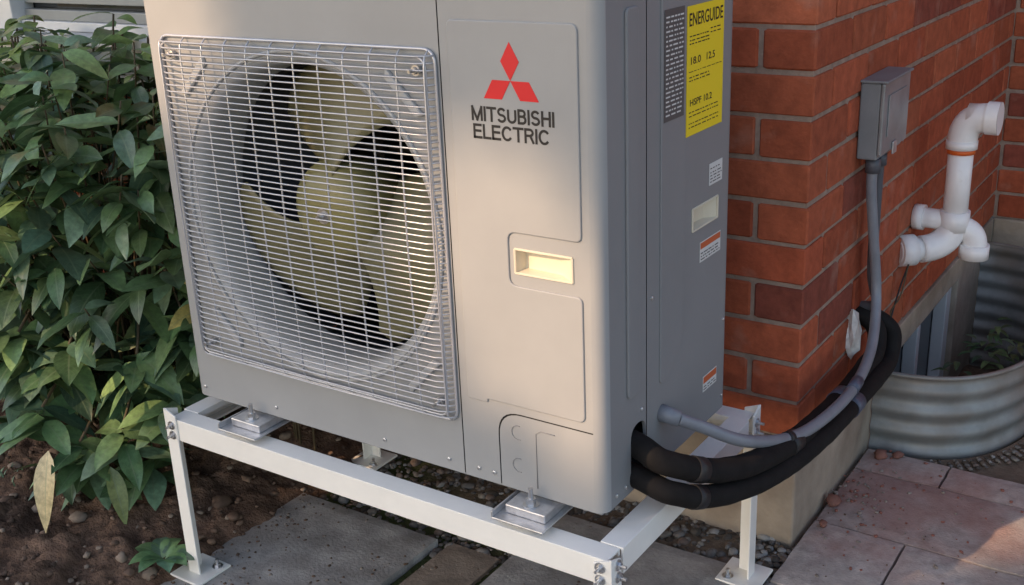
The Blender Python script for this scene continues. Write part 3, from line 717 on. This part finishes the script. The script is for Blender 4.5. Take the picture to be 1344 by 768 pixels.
for k in range(300):
    while True:
        u=Vector((random.uniform(-1,1),random.uniform(-1,1),random.uniform(-1,1)))
        if .25<u.length<1: break
    if random.random()<.72: u=u.normalized()*random.uniform(.72,1.0)
    tip=Vector((cx+u.x*.82,cy+u.y*.42,cz+u.z*.56))
    tip.x=min(tip.x,-1.14);tip.y=min(tip.y,.70)
    base=Vector((cx+u.x*.3,cy+u.y*.12+.05,GZ+.03));mid=(base+tip)/2+Vector((random.uniform(-.05,.05),random.uniform(-.05,.05),.1))
    sweep(SV,SF,cat([base,mid,tip],5),[.005-.003*i/10 for i in range(11)],5)
    up=(tip-mid).normalized();az=random.uniform(0,6.28)
    nl=random.randint(6,9);out=Vector((u.x,u.y,0))*.5
    top_lit=1.15+.9*max(0,u.z)**2  # upper leaves brightened in colour to look lit from above
    for j in range(nl):
        a=az+j*2.4;el=random.uniform(-.35,.55)-(j/nl)*.35
        d=Vector((math.cos(a)*math.cos(el),math.sin(a)*math.cos(el),math.sin(el)))+out
        L=random.uniform(.085,.168);pos=tip-up*(.02*j)
        yel=random.random()<.008
        col=[.45,.38,.12] if yel else lcol(top_lit)
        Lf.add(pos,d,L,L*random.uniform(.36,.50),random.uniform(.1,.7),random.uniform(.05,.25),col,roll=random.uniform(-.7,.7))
for (x,y,z) in [(-1.36,.0,-.17),(-1.45,-.06,-.20),(-1.55,-.08,-.12),(-1.32,.05,.02),(-1.48,-.02,.04),(-1.62,-.06,.06),(-1.7,-.08,-.18),(-1.28,.1,-.1),(-1.25,.15,.1),(-1.5,.0,-.27),(-1.38,.08,-.28),(-1.6,.0,-.3)]:
    tip=Vector((x,y,z));sweep(SV,SF,cat([(x-.15,.3,GZ+.05),(x-.1,.18,z+.1),tip],5),.004,5)
    for j in range(9):
        a=j*2.4+random.random();d=Vector((math.cos(a)*.9,math.sin(a)*.9-.2,random.uniform(-.35,.35)));L=random.uniform(.11,.175)
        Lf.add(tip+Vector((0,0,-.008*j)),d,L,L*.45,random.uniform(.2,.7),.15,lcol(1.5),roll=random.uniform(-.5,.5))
for k in range(60):
    tip=Vector((random.uniform(-2.75,-1.25),random.uniform(.45,.70),random.uniform(.45,.66) if k%3 else random.uniform(.6,.74)))
    sweep(SV,SF,cat([(tip.x+.1,.45,GZ+.03),(tip.x+.05,.5,.1),tip],5),.0035,5)
    az=random.uniform(0,6.28)
    for j in range(10):
        a=az+j*2.4;L=random.uniform(.09,.14);d=Vector((math.cos(a),math.sin(a)-.3,random.uniform(-.1,.5)))
        Lf.add(tip-Vector((0,0,.018*j)),d,L,L*random.uniform(.3,.42),random.uniform(.3,.8),.12,(np.array(lcol(1.6))*np.array([1.3,1.18,.75])).tolist(),roll=random.uniform(-.5,.5))  # lighter green top leaves; sunlight put into their yellow-green colour
Lf.add((-1.46,-.14,-.19),(.1,-.3,-.6),.15,.06,.6,.2,[.55,.46,.25]);Lf.add((-1.36,-.05,-.25),(.3,-.1,-.7),.12,.045,.5,.2,[.20,.25,.08])
Lf.done('leaves',bush);mesh('stems',SV,SF,'stem',bush,True)
wd=empty('weed');Lw=Leaves()
for j in range(9):
    a=j*2.4;Lw.add((-1.14+.01*math.cos(a),-.10,GZ+.04),(math.cos(a),math.sin(a),.7),.10,.045,.6,.2,lcol(1.6))
Lw.done('leaves',wd)
wd=empty('weed');Lw=Leaves()
for q in range(9):
    bx,by=random.uniform(.15,.40),random.uniform(1.9,2.5);hh_=random.uniform(.15,.34)
    for j in range(14):
        a=random.uniform(0,6.28);zz=random.uniform(0,hh_);Lw.add((bx+.02*math.cos(a),by+.02*math.sin(a),-.68+zz),(math.cos(a),math.sin(a),.4),.07,.02,.6,.2,lcol(1.3))
Lw.done('leaves',wd)
gt=empty('grass');Lg=Leaves()
for q in range(500):
    x=random.uniform(-2.3,-1.75);y=random.uniform(-.45,.1);a=random.uniform(0,6.28)
    Lg.add((x,y,GZ+.035),(math.cos(a)*.5,math.sin(a)*.5,1),random.uniform(.04,.09),.005,.4,.1,lcol(1.5),n=3)
Lg.done('blades',gt)
# ------------------------------------------------------------------ sun + unseen tree added to shade the scene
S=Vector((-.36,-.78,.50)).normalized()
el=math.asin(S.z)
P0=Vector((-.15,0,.37))
tr=empty('added_shade_tree')  # tree out of view, added to block the sun
tc_=P0+S*13
V=[];F=[]
random.seed(5)
side_=S.cross(Vector((0,0,1))).normalized();upv=side_.cross(S).normalized()
gaps=[(P0,.30,.34),(Vector((-1.03,0,.84)),.25,.27),(Vector((-1.75,-.1,.45)),.23,.23),(Vector((-2.1,.0,.15)),.22,.22),(Vector((-1.45,-.05,-.05)),.21,.21)]  # leaves left out along sun rays to shape the lit patches
nleaf=0
while nleaf<9500:
    u=Vector((random.gauss(0,.5),random.gauss(0,.5),random.gauss(0,.5)))
    if u.length>1: continue
    p=Vector((tc_.x+u.x*3.6,tc_.y+u.y*2.0,tc_.z+.2+u.z*2.4))
    bad=False
    for g,ga,gb in gaps:
        q=p-g;q=q-S*q.dot(S)
        if (q.dot(side_)/ga)**2+(q.dot(upv)/gb)**2<1: bad=True
    if bad: continue
    s=random.uniform(.12,.22);n=Vector((random.gauss(0,1),random.gauss(0,1),random.gauss(0,1))).normalized();t=n.orthogonal().normalized();bb=n.cross(t);k=len(V)
    V+= [tuple(p+t*s),tuple(p+bb*s*.6),tuple(p-t*s),tuple(p-bb*s*.6)];F.append((k,k+1,k+2,k+3));nleaf+=1
lm=mat('added_tree_leaf',(.06,.10,.03),.6,0,3,.3)
mesh('added_crown',V,F,lm,tr)
tube('added_trunk',[(tc_.x+1.2,tc_.y-.5,GZ-.1),(tc_.x+1.1,tc_.y-.5,3.),(tc_.x+1.,tc_.y-.3,tc_.z)],[.26,.2,.08],'added_tree_bark',tr,12)
for a,b in ((2.2,.8),(-2.,-.6),(.9,2.),(1.8,1.8)): tube('added_limb',[(tc_.x+1.,tc_.y-.4,3.6),(tc_.x+1+a*.5,tc_.y-.3,4.4+b*.5),(tc_.x+1.+a,tc_.y-.2,5.+b)],[.09,.06,.03],'added_tree_bark',tr,8)
sun=bpy.data.lights.new('sun','SUN');sun.energy=5.;sun.angle=math.radians(.6);sun.color=(1,.66,.40)
so=bpy.data.objects.new('sun',sun);scn.collection.objects.link(so);so.rotation_euler=(-S).to_track_quat('-Z','Y').to_euler()
w=bpy.data.worlds.new('World');scn.world=w;w.use_nodes=True;nt=w.node_tree;N=nt.nodes;L=nt.links;bg=N['Background']
sk=N.new('ShaderNodeTexSky');sk.sky_type='NISHITA';sk.sun_disc=False;sk.sun_elevation=el;sk.sun_rotation=math.atan2(S.x,S.y)
tint=N.new('ShaderNodeMix');tint.data_type='RGBA';tint.blend_type='MULTIPLY';tint.inputs[0].default_value=1;tint.inputs[7].default_value=(1.98,1.80,1.66,1)
L.new(sk.outputs[0],tint.inputs[6]);L.new(tint.outputs[2],bg.inputs['Color']);bg.inputs['Strength'].default_value=.15
# ------------------------------------------------------------------ camera
r1=Vector((.83035,.55571,-.04121));r2=Vector((.15878,-.30684,-.93842));r3=Vector((-.53414,.77268,-.34302))
cam=bpy.data.cameras.new('camera');co=bpy.data.objects.new('camera',cam);scn.collection.objects.link(co)
cam.sensor_width=36;cam.lens=39.306;cam.clip_start=.05;cam.clip_end=200
C=Vector((.8487,-1.4855,1.047))
co.matrix_world=Matrix(((r1.x,-r2.x,-r3.x,C.x),(r1.y,-r2.y,-r3.y,C.y),(r1.z,-r2.z,-r3.z,C.z),(0,0,0,1)))
scn.camera=co
scn.view_settings.view_transform='Standard';scn.view_settings.look='None';scn.view_settings.exposure=0
